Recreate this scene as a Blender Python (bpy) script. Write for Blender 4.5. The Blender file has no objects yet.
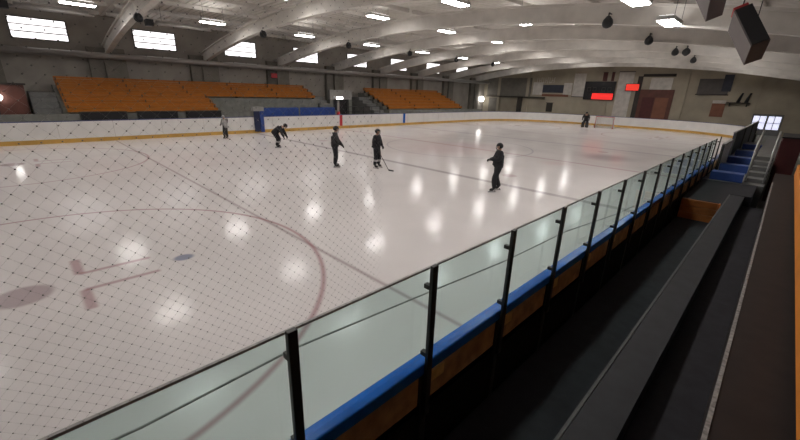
import bpy, bmesh, math, random
from mathutils import Vector, Matrix
random.seed(7)
C = bpy.data.collections.new('rink'); bpy.context.scene.collection.children.link(C)
PI = math.pi

# ------------------------------------------------------------------ materials
def mat(name, col, rough=.6, metal=0., noise=0., nscale=4., bump=0., bscale=30., spec=.5, coat=0.):
    m = bpy.data.materials.new(name); m.use_nodes = True
    nt = m.node_tree; b = nt.nodes['Principled BSDF']
    b.inputs['Base Color'].default_value = (*col, 1); b.inputs['Roughness'].default_value = rough
    b.inputs['Metallic'].default_value = metal; b.inputs['Specular IOR Level'].default_value = spec
    b.inputs['Coat Weight'].default_value = coat
    tc = nt.nodes.new('ShaderNodeTexCoord')
    if noise:
        n = nt.nodes.new('ShaderNodeTexNoise'); n.inputs['Scale'].default_value = nscale; n.inputs['Detail'].default_value = 5
        nt.links.new(tc.outputs['Object'], n.inputs['Vector'])
        r = nt.nodes.new('ShaderNodeMapRange'); r.inputs['From Min'].default_value = .3; r.inputs['From Max'].default_value = .7
        r.inputs['To Min'].default_value = 1-noise; r.inputs['To Max'].default_value = 1+noise
        nt.links.new(n.outputs['Fac'], r.inputs['Value'])
        mx = nt.nodes.new('ShaderNodeVectorMath'); mx.operation = 'SCALE'; mx.inputs[0].default_value = col
        nt.links.new(r.outputs['Result'], mx.inputs['Scale']); nt.links.new(mx.outputs[0], b.inputs['Base Color'])
    if bump:
        n2 = nt.nodes.new('ShaderNodeTexNoise'); n2.inputs['Scale'].default_value = bscale
        nt.links.new(tc.outputs['Object'], n2.inputs['Vector'])
        bp = nt.nodes.new('ShaderNodeBump'); bp.inputs['Strength'].default_value = bump
        nt.links.new(n2.outputs['Fac'], bp.inputs['Height']); nt.links.new(bp.outputs['Normal'], b.inputs['Normal'])
    return m
def emit(name, col, s):
    m = bpy.data.materials.new(name); m.use_nodes = True; nt = m.node_tree
    b = nt.nodes['Principled BSDF']; b.inputs['Base Color'].default_value = (*col, 1)
    b.inputs['Emission Color'].default_value = (*col, 1); b.inputs['Emission Strength'].default_value = s
    return m
M = dict(
    roof=mat('roof_deck', (.74,.71,.66), .55, noise=.08, nscale=.6),
    beam=mat('beam_paint', (.66,.63,.585), .6, noise=.12, nscale=1.2),
    column=mat('column_paint', (.19,.175,.15), .7, noise=.15, nscale=1.5),
    wall_far=mat('wall_grey_block', (.34,.315,.28), .75, noise=.15, nscale=.8, bump=.1),
    wall_end=mat('wall_olive_block', (.40,.355,.275), .8, noise=.18, nscale=.5, bump=.1),
    wall_near=mat('wall_brown_block', (.2,.17,.14), .8, noise=.15, nscale=.7),
    concrete=mat('concrete', (.20,.20,.18), .85, noise=.18, nscale=2.5, bump=.15),
    concrete_pale=mat('pale_concrete', (.34,.33,.31), .8, noise=.12, nscale=2.5),
    rubber=mat('black_rubber', (.023,.022,.027), .75, noise=.2, nscale=8, bump=.3, bscale=90, spec=.3),
    tier=mat('dark_tier_paint', (.023,.024,.028), .6, noise=.2, nscale=5, bump=.1, spec=.35),
    tier_brown=mat('brown_tier_paint', (.024,.016,.014), .6, noise=.2, nscale=5, bump=.1, spec=.35),
    nosing=mat('grey_nosing', (.07,.07,.072), .6, noise=.15, nscale=20),
    whiteline=mat('worn_white_line', (.30,.29,.28), .7, noise=.45, nscale=28),
    orange=mat('orange_bench_paint', (.37,.125,.012), .5, noise=.12, nscale=3, spec=.3),
    orange_bright=mat('bright_orange_bench', (.80,.27,.03), .5, noise=.08, nscale=3),
    blue=mat('blue_bench_paint', (.025,.065,.26), .5, noise=.15, nscale=3),
    bluecap=mat('blue_cap_plastic', (.008,.13,.55), .22, noise=.12, nscale=6, coat=.3),
    navycap=mat('navy_cap_plastic', (.03,.045,.16), .4),
    navy=mat('navy_panel', (.012,.02,.07), .5),
    board=mat('white_board_plastic', (.80,.785,.76), .45, noise=.05, nscale=1.5),
    kick=mat('yellow_kick_plastic', (.62,.37,.09), .45, noise=.12, nscale=1.2),
    red=mat('red_plastic', (.55,.03,.04), .45),
    wood=mat('worn_plywood', (.42,.27,.13), .7, noise=.35, nscale=7, bump=.2),
    tan=mat('pale_pine', (.75,.52,.20), .7, noise=.2, nscale=9),
    steel=mat('dark_steel', (.045,.043,.04), .45, metal=.4, noise=.15, nscale=12),
    bracket=mat('grey_metal', (.35,.35,.35), .4, metal=.8),
    silver=mat('galvanised_metal', (.55,.54,.52), .32, metal=.7, noise=.1, nscale=3),
    duct=mat('duct_paint', (.36,.34,.32), .35, metal=.2, noise=.08, nscale=1),
    black=mat('black_plastic', (.012,.012,.014), .5, noise=.1, nscale=20),
    speakergrey=mat('grey_cabinet_paint', (.15,.13,.125), .55, noise=.06, nscale=5),
    cordage=mat('net_cord', (.36,.345,.33), .8, noise=.2, nscale=20),
    screenblue=mat('blue_grey_panel', (.085,.10,.14), .5, noise=.15, nscale=2),
    knot=mat('net_knot', (.17,.165,.16), .8, noise=.2, nscale=20),
    boardshade=mat('board_shade_black', (.008,.008,.009), .8, noise=.2, nscale=9, spec=.2),  # shade behind the near boards, given as a black colour
    goalnet=mat('white_net_cord', (.55,.53,.5), .8, noise=.1, nscale=20),
    brownred=mat('brown_red_paint', (.13,.048,.035), .6, noise=.2, nscale=2),
    darkred=mat('dark_red_paint', (.085,.018,.018), .5, noise=.15, nscale=3),
    mural_navy=mat('navy_banner_cloth', (.05,.055,.075), .8, noise=.2, nscale=2),
    pale=mat('pale_panel', (.60,.57,.53), .7, noise=.15, nscale=2),
    greypanel=mat('grey_panel', (.11,.10,.095), .7, noise=.15, nscale=2),
    rust=mat('rust_band', (.24,.10,.06), .7, noise=.15, nscale=2),
    shelf=mat('dark_brown_board', (.045,.038,.032), .7, noise=.15, nscale=4),
    orangewood=mat('orange_brown_wood', (.42,.13,.03), .55, noise=.25, nscale=6, bump=.1),
    stairgrey=mat('stair_grey_paint', (.16,.16,.155), .6, noise=.15, nscale=4),
    rail=mat('pale_rail_paint', (.42,.42,.41), .4, metal=.2, noise=.05),
    fixture=mat('white_fixture_metal', (.6,.6,.58), .5, noise=.03),
    skin=mat('skin', (.5,.3,.22), .55, noise=.05, nscale=12),
    cloth_black=mat('black_cloth', (.017,.017,.021), .85, noise=.25, nscale=14, bump=.2),
    cloth_char=mat('charcoal_cloth', (.035,.033,.034), .85, noise=.25, nscale=14, bump=.2),
    cloth_pale=mat('pale_grey_jersey', (.33,.32,.31), .85, noise=.2, nscale=9, bump=.2),
    cloth_white=mat('white_sock_knit', (.42,.4,.39), .85, noise=.15, nscale=9),
    helmet=mat('black_helmet_shell', (.014,.014,.016), .3, noise=.1, nscale=9),
    helmet_pale=mat('pale_helmet_shell', (.4,.39,.38), .3, noise=.1, nscale=9),
    hair=mat('brown_hair', (.04,.025,.015), .7, noise=.3, nscale=30),
    eye=mat('eye', (.02,.015,.01), .2), lip=mat('lip', (.32,.13,.1), .5),
    stick=mat('stick_shaft', (.06,.05,.045), .4, noise=.2, nscale=12),
    lamp=emit('lamp_diffuser', (1.,.955,.93), 39.),
    roof_fill=emit('added_roof_fill', (1.,.955,.93), 5.),  # added upward glow that lifts the roof brightness
    lampdim=emit('wall_lamp_glass', (1.,.96,.92), 9.),
    window=emit('daylit_window_glass', (1.,.96,.97), 1.7),
    doorglass=emit('daylit_door_glass', (.78,.80,1.), .95),
    led=emit('red_led', (1.,.035,.03), .62),
    exit=emit('exit_light', (1.,.05,.03), .62),
)
# glass with a faint green body and fine scratches
g = bpy.data.materials.new('scratched_glass'); g.use_nodes = True; nt = g.node_tree; nt.nodes.clear()
o_ = nt.nodes.new('ShaderNodeOutputMaterial'); tr = nt.nodes.new('ShaderNodeBsdfTransparent'); tr.inputs[0].default_value = (.735,.905,.885,1)
gl = nt.nodes.new('ShaderNodeBsdfGlossy'); gl.inputs['Roughness'].default_value = .04
df = nt.nodes.new('ShaderNodeBsdfDiffuse'); df.inputs[0].default_value = (.48,.74,.72,1)
fr = nt.nodes.new('ShaderNodeFresnel'); fr.inputs[0].default_value = 1.3
nz = nt.nodes.new('ShaderNodeTexNoise'); nz.inputs['Scale'].default_value = 3.; tc = nt.nodes.new('ShaderNodeTexCoord')
nt.links.new(tc.outputs['Object'], nz.inputs['Vector'])
mr = nt.nodes.new('ShaderNodeMapRange'); mr.inputs['To Min'].default_value = .07; mr.inputs['To Max'].default_value = .15
nt.links.new(nz.outputs['Fac'], mr.inputs['Value'])
m1 = nt.nodes.new('ShaderNodeMixShader'); m2 = nt.nodes.new('ShaderNodeMixShader')
nt.links.new(mr.outputs[0], m1.inputs[0]); nt.links.new(tr.outputs[0], m1.inputs[1]); nt.links.new(df.outputs[0], m1.inputs[2])
nt.links.new(fr.outputs[0], m2.inputs[0]); nt.links.new(m1.outputs[0], m2.inputs[1]); nt.links.new(gl.outputs[0], m2.inputs[2])
nt.links.new(m2.outputs[0], o_.inputs[0]); M['glass'] = g

# ice: painted lines and circles, smears, glossy top
def ice_material():
    m = bpy.data.materials.new('rink_ice'); m.use_nodes = True; nt = m.node_tree; N = nt.nodes; L = nt.links
    b = N['Principled BSDF']; tc = N.new('ShaderNodeTexCoord'); sp = N.new('ShaderNodeSeparateXYZ'); L.new(tc.outputs['Object'], sp.inputs[0])
    def mth(op, a, b_=None, c=None):
        n = N.new('ShaderNodeMath'); n.operation = op
        for i, v in enumerate((a, b_, c)):
            if v is None: continue
            if isinstance(v, (int, float)): n.inputs[i].default_value = v
            else: L.new(v, n.inputs[i])
        return n.outputs[0]
    X, Y = sp.outputs[0], sp.outputs[1]
    def soft(d, w, s):      # 1 where d < w, edge softness s
        n = N.new('ShaderNodeMapRange'); n.interpolation_type = 'SMOOTHSTEP'; L.new(d, n.inputs[0])
        n.inputs[1].default_value = w-s; n.inputs[2].default_value = w+s; n.inputs[3].default_value = 1; n.inputs[4].default_value = 0
        return n.outputs[0]
    def dist(cx, cy, sx=1, sy=1):
        dx = mth('MULTIPLY', mth('SUBTRACT', X, cx), sx); dy = mth('MULTIPLY', mth('SUBTRACT', Y, cy), sy)
        return mth('SQRT', mth('ADD', mth('MULTIPLY', dx, dx), mth('MULTIPLY', dy, dy)))
    def ring(cx, cy, r, w, s): return soft(mth('ABSOLUTE', mth('SUBTRACT', dist(cx, cy), r)), w, s)
    def seg(x0, x1, y0, y1, s=.05):
        a = soft(mth('ABSOLUTE', mth('SUBTRACT', X, (x0+x1)/2)), abs(x1-x0)/2, s)
        c = soft(mth('ABSOLUTE', mth('SUBTRACT', Y, (y0+y1)/2)), abs(y1-y0)/2, s)
        return mth('MULTIPLY', a, c)
    def line(y, w, s): return soft(mth('ABSOLUTE', mth('SUBTRACT', Y, y)), w, s)
    nz = N.new('ShaderNodeTexNoise'); nz.inputs['Scale'].default_value = .35; nz.inputs['Detail'].default_value = 6; L.new(tc.outputs['Object'], nz.inputs['Vector'])
    cr = N.new('ShaderNodeMapRange'); cr.inputs[1].default_value = .3; cr.inputs[2].default_value = .7; cr.inputs[3].default_value = .93; cr.inputs[4].default_value = 1.05; L.new(nz.outputs['Fac'], cr.inputs[0])
    sc = N.new('ShaderNodeVectorMath'); sc.operation = 'SCALE'; sc.inputs[0].default_value = (.70,.665,.652); L.new(cr.outputs[0], sc.inputs['Scale'])
    cur = sc.outputs[0]
    def paint(mask, col, k):
        nonlocal cur
        mx = N.new('ShaderNodeMix'); mx.data_type = 'RGBA'; L.new(mth('MULTIPLY', mask, k), mx.inputs[0]); L.new(cur, mx.inputs[6]); mx.inputs[7].default_value = (*col, 1); cur = mx.outputs[2]
    redf, greyf, bluef = (.30,.10,.12), (.22,.19,.20), (.12,.14,.22)
    paint(line(3.86, .035, .05), (.22,.14,.15), .62)
    paint(line(12.25, .15, .06), greyf, .52)
    paint(line(19.5, .15, .06), (.36,.16,.17), .35)
    paint(line(27.0, .15, .06), bluef, .32)
    paint(line(45.6, .04, .03), redf, .5); paint(line(-6.6, .04, .03), redf, .5)
    for cx, cy, k in ((-7.55,-.5,.5),(-21.05,-.5,.4),(-7.55,39.5,.4),(-21.05,39.5,.4)):
        paint(ring(cx, cy, 4.5, .04, .04), redf, k+.12); paint(soft(dist(cx, cy), .36, .06), (.30,.2,.22), .62)
        for sx in (-1, 1):
            for sy in (-1, 1):
                paint(seg(cx+sx*.31, cx+sx*.41, cy+sy*.7, cy+sy*1.75, .04), redf, k+.05)
                paint(seg(cx+sx*.36, cx+sx*1.1, cy+sy*.64, cy+sy*.78, .04), redf, k+.05)
    paint(ring(-14.3, 19.5, 4.5, .04, .05), bluef, .35)
    for cx, cy in ((-7.5,13.9),(-21,13.9),(-7.5,25.1),(-21,25.1)): paint(soft(dist(cx, cy), .3, .05), redf, .3)
    paint(soft(dist(-7.5, 1.72, 1.2, 1), .17, .05), (.10,.13,.24), .7)          # little blue spot
    paint(soft(dist(-13.9, 18.6, .55, .4), 1.3, .8), (.55,.36,.35), .38)         # reddish smears at centre ice
    paint(soft(dist(-6.6, 22.8, .9, .8), .9, .6), (.34,.31,.33), .5)
    paint(soft(dist(-7.6, 18.6, 1, .9), .6, .5), (.6,.40,.40), .35)
    paint(soft(mth('ABSOLUTE', mth('ADD', mth('SUBTRACT', Y, 29.5), mth('MULTIPLY', X, .22))), .5, .4), (.42,.39,.40), .2)
    L.new(cur, b.inputs['Base Color']); b.inputs['IOR'].default_value = 1.31; b.inputs['Specular IOR Level'].default_value = .17
    n3 = N.new('ShaderNodeTexNoise'); n3.inputs['Scale'].default_value = 1.1; n3.inputs['Detail'].default_value = 5; L.new(tc.outputs['Object'], n3.inputs['Vector'])
    rr = N.new('ShaderNodeMapRange'); rr.inputs[3].default_value = .11; rr.inputs[4].default_value = .17; L.new(n3.outputs['Fac'], rr.inputs[0]); L.new(rr.outputs[0], b.inputs['Roughness'])
    bp = N.new('ShaderNodeBump'); bp.inputs['Strength'].default_value = .06; bp.inputs['Distance'].default_value = .03; L.new(n3.outputs['Fac'], bp.inputs['Height']); L.new(bp.outputs['Normal'], b.inputs['Normal'])
    return m
M['ice'] = ice_material()

# ------------------------------------------------------------------ helpers
def bx(bm, x0, x1, y0, y1, z0, z1, mi=0):
    v = [bm.verts.new((x, y, z)) for z in (z0, z1) for y in (y0, y1) for x in (x0, x1)]
    for f in ((0,2,3,1),(4,5,7,6),(0,1,5,4),(2,6,7,3),(0,4,6,2),(1,3,7,5)):
        fc = bm.faces.new([v[i] for i in f]); fc.material_index = mi
def box(x0, x1, y0, y1, z0, z1):
    bm = bmesh.new(); bx(bm, x0, x1, y0, y1, z0, z1); return bm
def tube(bm, pts, r, n=8, caps=True):
    pts = [Vector(p) for p in pts]; rings = []
    for i, p in enumerate(pts):
        d = (pts[min(i+1, len(pts)-1)]-pts[max(i-1, 0)]).normalized()
        a = d.cross(Vector((0,0,1))); a = a.normalized() if a.length > 1e-3 else Vector((1,0,0)); b = d.cross(a)
        rr = r[i] if isinstance(r, (list, tuple)) else r
        rings.append([bm.verts.new(p+(a*math.cos(t*2*PI/n)+b*math.sin(t*2*PI/n))*rr) for t in range(n)])
    for A, B in zip(rings, rings[1:]):
        for k in range(n): bm.faces.new((A[k], A[(k+1)%n], B[(k+1)%n], B[k]))
    if caps and n > 2: bm.faces.new(rings[0][::-1]); bm.faces.new(rings[-1])
def lathe(bm, prof, n=16, c=(0,0,0)):
    rings = []
    for r, z in prof: rings.append([bm.verts.new((c[0]+r*math.cos(k*2*PI/n), c[1]+r*math.sin(k*2*PI/n), c[2]+z)) for k in range(n)])
    for A, B in zip(rings, rings[1:]):
        for k in range(n): bm.faces.new((A[k], A[(k+1)%n], B[(k+1)%n], B[k]))
    bm.faces.new(rings[0][::-1]); bm.faces.new(rings[-1])
def obj(name, bm, m, parent=None, bevel=0., smooth=False, loc=None):
    bmesh.ops.recalc_face_normals(bm, faces=bm.faces[:])
    me = bpy.data.meshes.new(name); bm.to_mesh(me); bm.free()
    for x in (m if isinstance(m, (list, tuple)) else [m]): me.materials.append(M[x])
    if smooth: me.polygons.foreach_set('use_smooth', [True]*len(me.polygons))
    o = bpy.data.objects.new(name, me); C.objects.link(o)
    if parent: o.parent = parent
    if loc: o.location = loc
    if bevel:
        bv = o.modifiers.new('bevel', 'BEVEL'); bv.width = bevel; bv.segments = 2; bv.limit_method = 'ANGLE'
    return o
def tag(o, label, cat, group=None, kind=None):
    if label: o['label'] = label
    if cat: o['category'] = cat
    if group: o['group'] = group
    if kind: o['kind'] = kind
    return o
def thing(name, label, cat, loc=(0,0,0), rz=0., group=None):
    o = bpy.data.objects.new(name, None); C.objects.link(o); o.location = loc; o.rotation_euler = (0,0,rz); o.empty_display_size = .2
    return tag(o, label, cat, group)
def struct(name, bm, m, parent=None, label=None, smooth=False):
    o = obj(name, bm, m, parent, smooth=smooth)
    if not parent: o['kind'] = 'structure'
    if label: o['label'] = label
    return o
def dup(root, loc, label, rz=None):
    r = root.copy(); C.objects.link(r); r.location = loc; r['label'] = label
    if rz is not None: r.rotation_euler = (0,0,rz)
    for ch in list(root.children):
        c = ch.copy(); C.objects.link(c); c.parent = r
        for g_ in list(ch.children):
            d = g_.copy(); C.objects.link(d); d.parent = c
    return r
ORD = ['first','second','third','fourth','fifth','sixth','seventh','eighth','ninth','tenth','eleventh','twelfth','thirteenth','fourteenth','fifteenth']

# ------------------------------------------------------------------ the hall
X0, X1, Y0, Y1 = -36.0, 7.2, -12.0, 55.0
def arch(x): return 6.76-.0053*(x+17.5)**2
def roofz(x): return 8.05-.0012*(x+17.5)**2
struct('floor', box(X0, X1, Y0, Y1, -.25, -.05), 'concrete', label='bare concrete ground around the rink')
# ice sheet with rounded corners
IX0, IX1, IY0, IY1, IR = -27.3, -1.55, -10.6, 49.6, 8.5
def outline(off=0., n=14, start=None):
    pts = []; r = IR+off
    for cx, cy, a0 in ((IX1-IR, IY1-IR, 0), (IX0+IR, IY1-IR, 90), (IX0+IR, IY0+IR, 180), (IX1-IR, IY0+IR, 270)):
        for k in range(n+1):
            a = math.radians(a0+90*k/n); pts.append((cx+r*math.cos(a), cy+r*math.sin(a)))
    return pts
bm = bmesh.new(); vs = [bm.verts.new((x, y, 0)) for x, y in outline()]; f = bm.faces.new(vs)
r_ = bmesh.ops.extrude_face_region(bm, geom=[f]); bmesh.ops.translate(bm, vec=(0,0,-.049), verts=[v for v in r_['geom'] if isinstance(v, bmesh.types.BMVert)])
struct('ice_sheet', bm, 'ice', label='glossy white ice with faint painted lines and face-off circles')
# walls
wl = struct('wall_left', box(X0-.3, X0, Y0, Y1, -.05, 8.3), 'wall_far')
struct('wall_back', box(X0-.3, X1+.3, Y1, Y1+.3, -.05, 8.3), 'wall_end')
struct('wall_right', box(X1, X1+.3, Y0, Y1, -.05, 8.3), 'wall_near')
struct('wall_front', box(X0-.3, X1+.3, Y0-.3, Y0, -.05, 8.3), 'wall_near')
# wall pilasters between the panels of the end wall
for k, x in enumerate((-33.2,-28.4,-17.4,-9.2,-2.95)):
    struct('trim_%d' % (k+1), box(x-.22, x+.22, Y1-.14, Y1-.002, -.04, 7.2), 'wall_end')
# corrugated roof deck
bm = bmesh.new(); xs = [X0-.3+(X1+.6-X0)*i/36 for i in range(37)]; prof = []
y = Y0-.3; 
while y < Y1+.3:
    prof += [(y, 0), (y+.16, 0), (y+.20, .06), (y+.36, .06)]; y += .40
rows = [[bm.verts.new((x, yy, roofz(x)+dz)) for yy, dz in prof] for x in xs]
for A, B in zip(rows, rows[1:]):
    for k in range(len(prof)-1): bm.faces.new((A[k], A[k+1], B[k+1], B[k]))
cl = struct('ceiling', bm, 'roof', label='pale corrugated metal roof deck')
sd = cl.modifiers.new('thick', 'SOLIDIFY'); sd.thickness = .1; sd.offset = 1
# arched roof beams + columns (fixed building frame)
BY = [-7.65,-1.05,5.55,12.15,18.8,25.4,32.0,38.6,45.2,51.8]
for i, yb in enumerate(BY):
    bm = bmesh.new(); w = .17; n = 40; rings = []
    for k in range(n+1):
        x = X0+.02+(X1-X0-.04)*k/n; zb = arch(x); zt = min(zb+.78, roofz(x)-.02)
        if x > 4.0: zb = arch(4.0)-(x-4.0)*.6
        fl = .05
        rings.append([bm.verts.new(p) for p in ((x,yb-w,zb),(x,yb+w,zb),(x,yb+w,zb+.09),(x,yb+fl,zb+.09),(x,yb+fl,zt-.09),(x,yb+w,zt-.09),(x,yb+w,zt),(x,yb-w,zt),(x,yb-w,zt-.09),(x,yb-fl,zt-.09),(x,yb-fl,zb+.09),(x,yb-w,zb+.09))])
    for A, B in zip(rings, rings[1:]):
        for k in range(12): bm.faces.new((A[k], A[(k+1)%12], B[(k+1)%12], B[k]))
    bm.faces.new(rings[0]); bm.faces.new(rings[-1][::-1])
    struct('roof_beam', bm, 'beam')
    # purlins of this bay
    if i < len(BY)-1:
        bm = bmesh.new()
        for x in (-34.2,-31,-27.8,-24.6,-21.4,-18.2,-15,-11.8,-8.6,-5.4,-2.2,1.0,4.2):
            bx(bm, x-.05, x+.05, yb+.18, BY[i+1]-.18, roofz(x)-.24, roofz(x)-.03)
        struct('roof_purlins', bm, 'beam')
    bm = bmesh.new(); bx(bm, X0+.005, X0+.38, yb-1.1, yb+1.1, -.04, arch(X0)+.6); bx(bm, X0+.38, X0+.6, yb-.25, yb+.25, -.04, arch(X0)+.05)
    struct('wall_column', bm, 'column')
# clerestory windows in the left wall: three bright bands behind a dark frame
for i in range(9):
    ym = BY[i]+3.3
    y0, y1 = ym-1.38, ym+1.38
    bm = bmesh.new()
    for a, b_ in ((5.72,5.78),(6.14,6.20),(6.56,6.61),(6.98,7.04)): bx(bm, X0+.003, X0+.10, y0-.05, y1+.05, a, b_)
    for a in (y0-.05, y1): bx(bm, X0+.003, X0+.10, a, a+.05, 5.72, 7.04)
    w = struct('window_%d' % (i+1), bm, 'greypanel')
    bm = bmesh.new()
    for a, b_ in ((5.78,6.14),(6.20,6.56),(6.61,6.98)): bx(bm, X0+.004, X0+.04, y0, y1, a, b_)
    obj('pane', bm, 'window', w)
# end door with daylight
d = struct('door_1', box(-2.75,-.35,Y1-.06,Y1-.003,-.05,2.05), 'stairgrey')
bm = bmesh.new(); bx(bm, -2.6,-1.62,Y1-.08,Y1-.061,.55,1.85); bx(bm, -1.45,-.5,Y1-.08,Y1-.061,.55,1.85); obj('pane', bm, 'doorglass', d)
bm = bmesh.new()
for x in (-2.12,-.98): bx(bm, x-.03, x+.03, Y1-.10, Y1-.081, .55, 1.85)
bx(bm, -2.6,-.5,Y1-.10,Y1-.081,1.16,1.22); obj('glazing_bar', bm, 'stairgrey', d)

# long duct along the left wall
bm = bmesh.new(); tube(bm, [(X0+.95, Y0+.2, 4.98), (X0+.95, 54.6, 4.98)], .2, 18)
dt = tag(obj('ventilation_duct', bm, 'duct', smooth=True), 'long round grey duct running under the row of high windows on the left wall', 'duct')
bm = bmesh.new()
bm.free()
for yb in BY:
    bm = bmesh.new(); tube(bm, [(X0+.95, yb-.03, 4.98), (X0+.95, yb+.03, 4.98)], .225, 18); bx(bm, X0+.61, X0+.80, yb-.03, yb+.03, 4.95, 5.0)
    obj('duct_strap', bm, 'bracket', dt)

# ------------------------------------------------------------------ ceiling lamps
def lamp_proto():
    t = thing('ceiling_lamp', '', 'ceiling lamp', (0,0,0), 0, 'long lamps hanging in rows under the roof')
    bm = bmesh.new(); bx(bm, -.26,.26,-.72,.72,.05,.15); bx(bm, -.28,-.26,-.74,.74,.0,.12); bx(bm, .26,.28,-.74,.74,.0,.12)
    bx(bm, -.28,.28,-.74,-.72,.0,.12); bx(bm, -.28,.28,.72,.74,.0,.12)
    obj('housing', bm, 'fixture', t)
    obj('diffuser', box(-.24,.24,-.70,.70,-.03,.048), 'lamp', t)
    obj('added_roof_fill', box(-.22,.22,-.66,.66,.151,.165), 'roof_fill', t)  # glowing slab added on top of each lamp to brighten the roof
    return t
lp = None
cols = [(-27.1,6.94,[3.45+6.6*k for k in range(-1,8)],'in the row beside the left bleachers'),
        (-18.9,7.36,[3.5+6.6*k for k in range(-1,8)],'in the row left of rink centre'),
        (-11.9,7.0,[-3.7,2.6,8.9,15.2,21.3]+[(28.7+6.6*k,7.4) for k in range(4)],'in the row right of rink centre'),  # far lamps added out of sight behind the beams to brighten the far end
        (-3.95,5.80,[1.8,7.5,13.3,17.75]+[(28.7+6.6*k,6.95) for k in range(4)],'in the row above the near boards')]  # the higher far lamps are added, hidden by beams, for more light there
for x, z0, ys, where in cols:
    for k, y in enumerate(ys):
        y, z = y if isinstance(y, tuple) else (y, z0)
        lab = 'long ceiling lamp, %s from the far end %s' % (ORD[len(ys)-1-k], where)
        if lp is None: lp = lamp_proto(); lp.location = (x, y, z); lp['label'] = lab; o = lp
        else: o = dup(lp, (x, y, z), lab)
        for q in (-.6, .6):
            bm = bmesh.new(); tube(bm, [(.24, q, .15), (.24, q, roofz(x)-z-.02)], .008, 6); obj('hanger', bm, 'steel', o)
# ------------------------------------------------------------------ round black speakers below the beams
sp = None
def ball_proto():
    t = thing('hanging_speaker', '', 'speaker', group='round black speakers hanging below the roof beams')
    bm = bmesh.new(); lathe(bm, [(.02,.26),(.07,.25),(.10,.21),(.18,.11),(.21,0),(.20,-.09),(.14,-.17),(.04,-.21)], 18); obj('body', bm, 'black', t, smooth=True)
    bm = bmesh.new(); tube(bm, [(0,0,.25),(0,0,.36),(0,.3,.36)], .03, 8); obj('mount', bm, 'steel', t)
    return t
for side, x, z, ys in (('left', -24.4, 6.32, BY[2:8]), ('right', -6.3, 6.1, BY[4:8])):
    for k, y in enumerate(ys):
        y = y-.48 if side == 'right' else y-.12; lab = 'round black speaker below the %s end of the %s roof beam from the viewer' % (side, ORD[k+(0 if side == 'left' else 2)])
        if sp is None: sp = ball_proto(); sp.location = (x, y, z); sp['label'] = lab
        else: dup(sp, (x, y, z), lab)
bm = bmesh.new(); lathe(bm, [(.02,.27),(.2,.12),(.24,0),(.2,-.12),(.06,-.24)], 16); t = thing('hanging_speaker', 'round black speaker hanging close beside another one at the right', 'speaker', (-5.7,BY[6]-.48,6.1), 0, 'round black speakers hanging below the roof beams'); obj('body', bm, 'black', t, smooth=True)
bm = bmesh.new(); tube(bm, [(0,0,.22),(0,0,.36),(0,.3,.36)], .03, 8); obj('mount', bm, 'steel', t)
# silver radiant heaters in front of the windows
for k, (y, lab) in enumerate(((2.6,'silver tube heater hanging before the nearest high window'),(9.0,'silver tube heater hanging before the second high window'))):
    x, z = -29.5, 6.75
    t = thing('tube_heater', lab, 'heater', (x, y, z), 0, 'silver tube heaters below the roof')
    bm = bmesh.new(); n = 10
    for s0 in (-1.5,):
        A = [bm.verts.new((.32*math.cos(PI*q/n), s0, .24*math.sin(PI*q/n))) for q in range(n+1)]; B = [bm.verts.new((.32*math.cos(PI*q/n), 1.5, .24*math.sin(PI*q/n))) for q in range(n+1)]
        for q in range(n): bm.faces.new((A[q], A[q+1], B[q+1], B[q]))
    r = obj('reflector', bm, 'silver', t, smooth=True); r.modifiers.new('t', 'SOLIDIFY').thickness = .02
    bm = bmesh.new(); tube(bm, [(-.14,-1.7,.02),(-.14,1.6,.02),(0,1.75,.02),(.14,1.6,.02),(.14,-1.7,.02)], .05, 10); obj('tube', bm, 'silver', t, smooth=True)
    obj('burner', box(-.26,.26,-2.1,-1.7,-.14,.22), 'black', t, .02)
    for s in (-1.2, 1.2): bm = bmesh.new(); tube(bm, [(0,s,.25),(0,s,roofz(x)-z-.02)], .01, 6); obj('hanger', bm, 'steel', t)

# ------------------------------------------------------------------ rink boards (far side, both ends)
path = []
nn = 14
for cx, cy, a0 in ((IX1-IR, IY1-IR, 0), (IX0+IR, IY1-IR, 90), (IX0+IR, IY0+IR, 180), (IX1-IR, IY0+IR, 270)):
    for k in range(nn+1):
        a = math.radians(a0+90*k/nn); path.append((cx, cy, math.cos(a), math.sin(a)))
def sweep(prof):       # prof: closed loop of (offset outward, z)
    bm = bmesh.new(); rings = []
    for cx, cy, c, s in path: rings.append([bm.verts.new((cx+(IR+o)*c, cy+(IR+o)*s, z)) for o, z in prof])
    for A, B in zip(rings, rings[1:]):
        for k in range(len(prof)): q = (k+1) % len(prof); bm.faces.new((A[k], A[q], B[q], B[k]))
    bm.faces.new(rings[0]); bm.faces.new(rings[-1][::-1]); return bm
rb = thing('rink_boards', 'white rink boards with yellow kick strip around the far side and end of the ice', 'rink boards', (-14.4,19.5,0))
def ring_part(name, prof, m):
    bm = sweep(prof); bmesh.ops.translate(bm, vec=(14.4,-19.5,0), verts=bm.verts[:]); return obj(name, bm, m, rb)
ring_part('board_wall', [(.0,.24),(.0,1.13),(.12,1.13),(.12,-.04),(.002,-.04),(.002,.24)], 'board')
ring_part('kick_strip', [(-.012,.01),(-.012,.23),(.0015,.23),(.0015,.01)], 'kick')
ring_part('cap_rail', [(-.02,1.13),(-.02,1.17),(.16,1.17),(.16,1.13)], 'navycap')
for y, m_, nm, lb, w in ((19.95,'red','center_line_mark','red centre-line mark',.14),(12.55,'bluecap','blue_line_mark','blue line mark',.15),(27.75,'bluecap','blue_line_mark','blue line mark',.15)):
    o = obj(nm, box(IX0+14.4-.002, IX0+14.4+.014, y-w-19.5, y+w-19.5, .235, 1.128), m_, rb); o['label'] = lb + ' on the white board'
for y in [q*2.44-1 for q in range(0, 17)]: obj('panel_seam', box(IX0+14.4-.001, IX0+14.4+.004, y-19.5-.01, y-19.5+.01, .24, 1.128), 'pale', rb)
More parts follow.
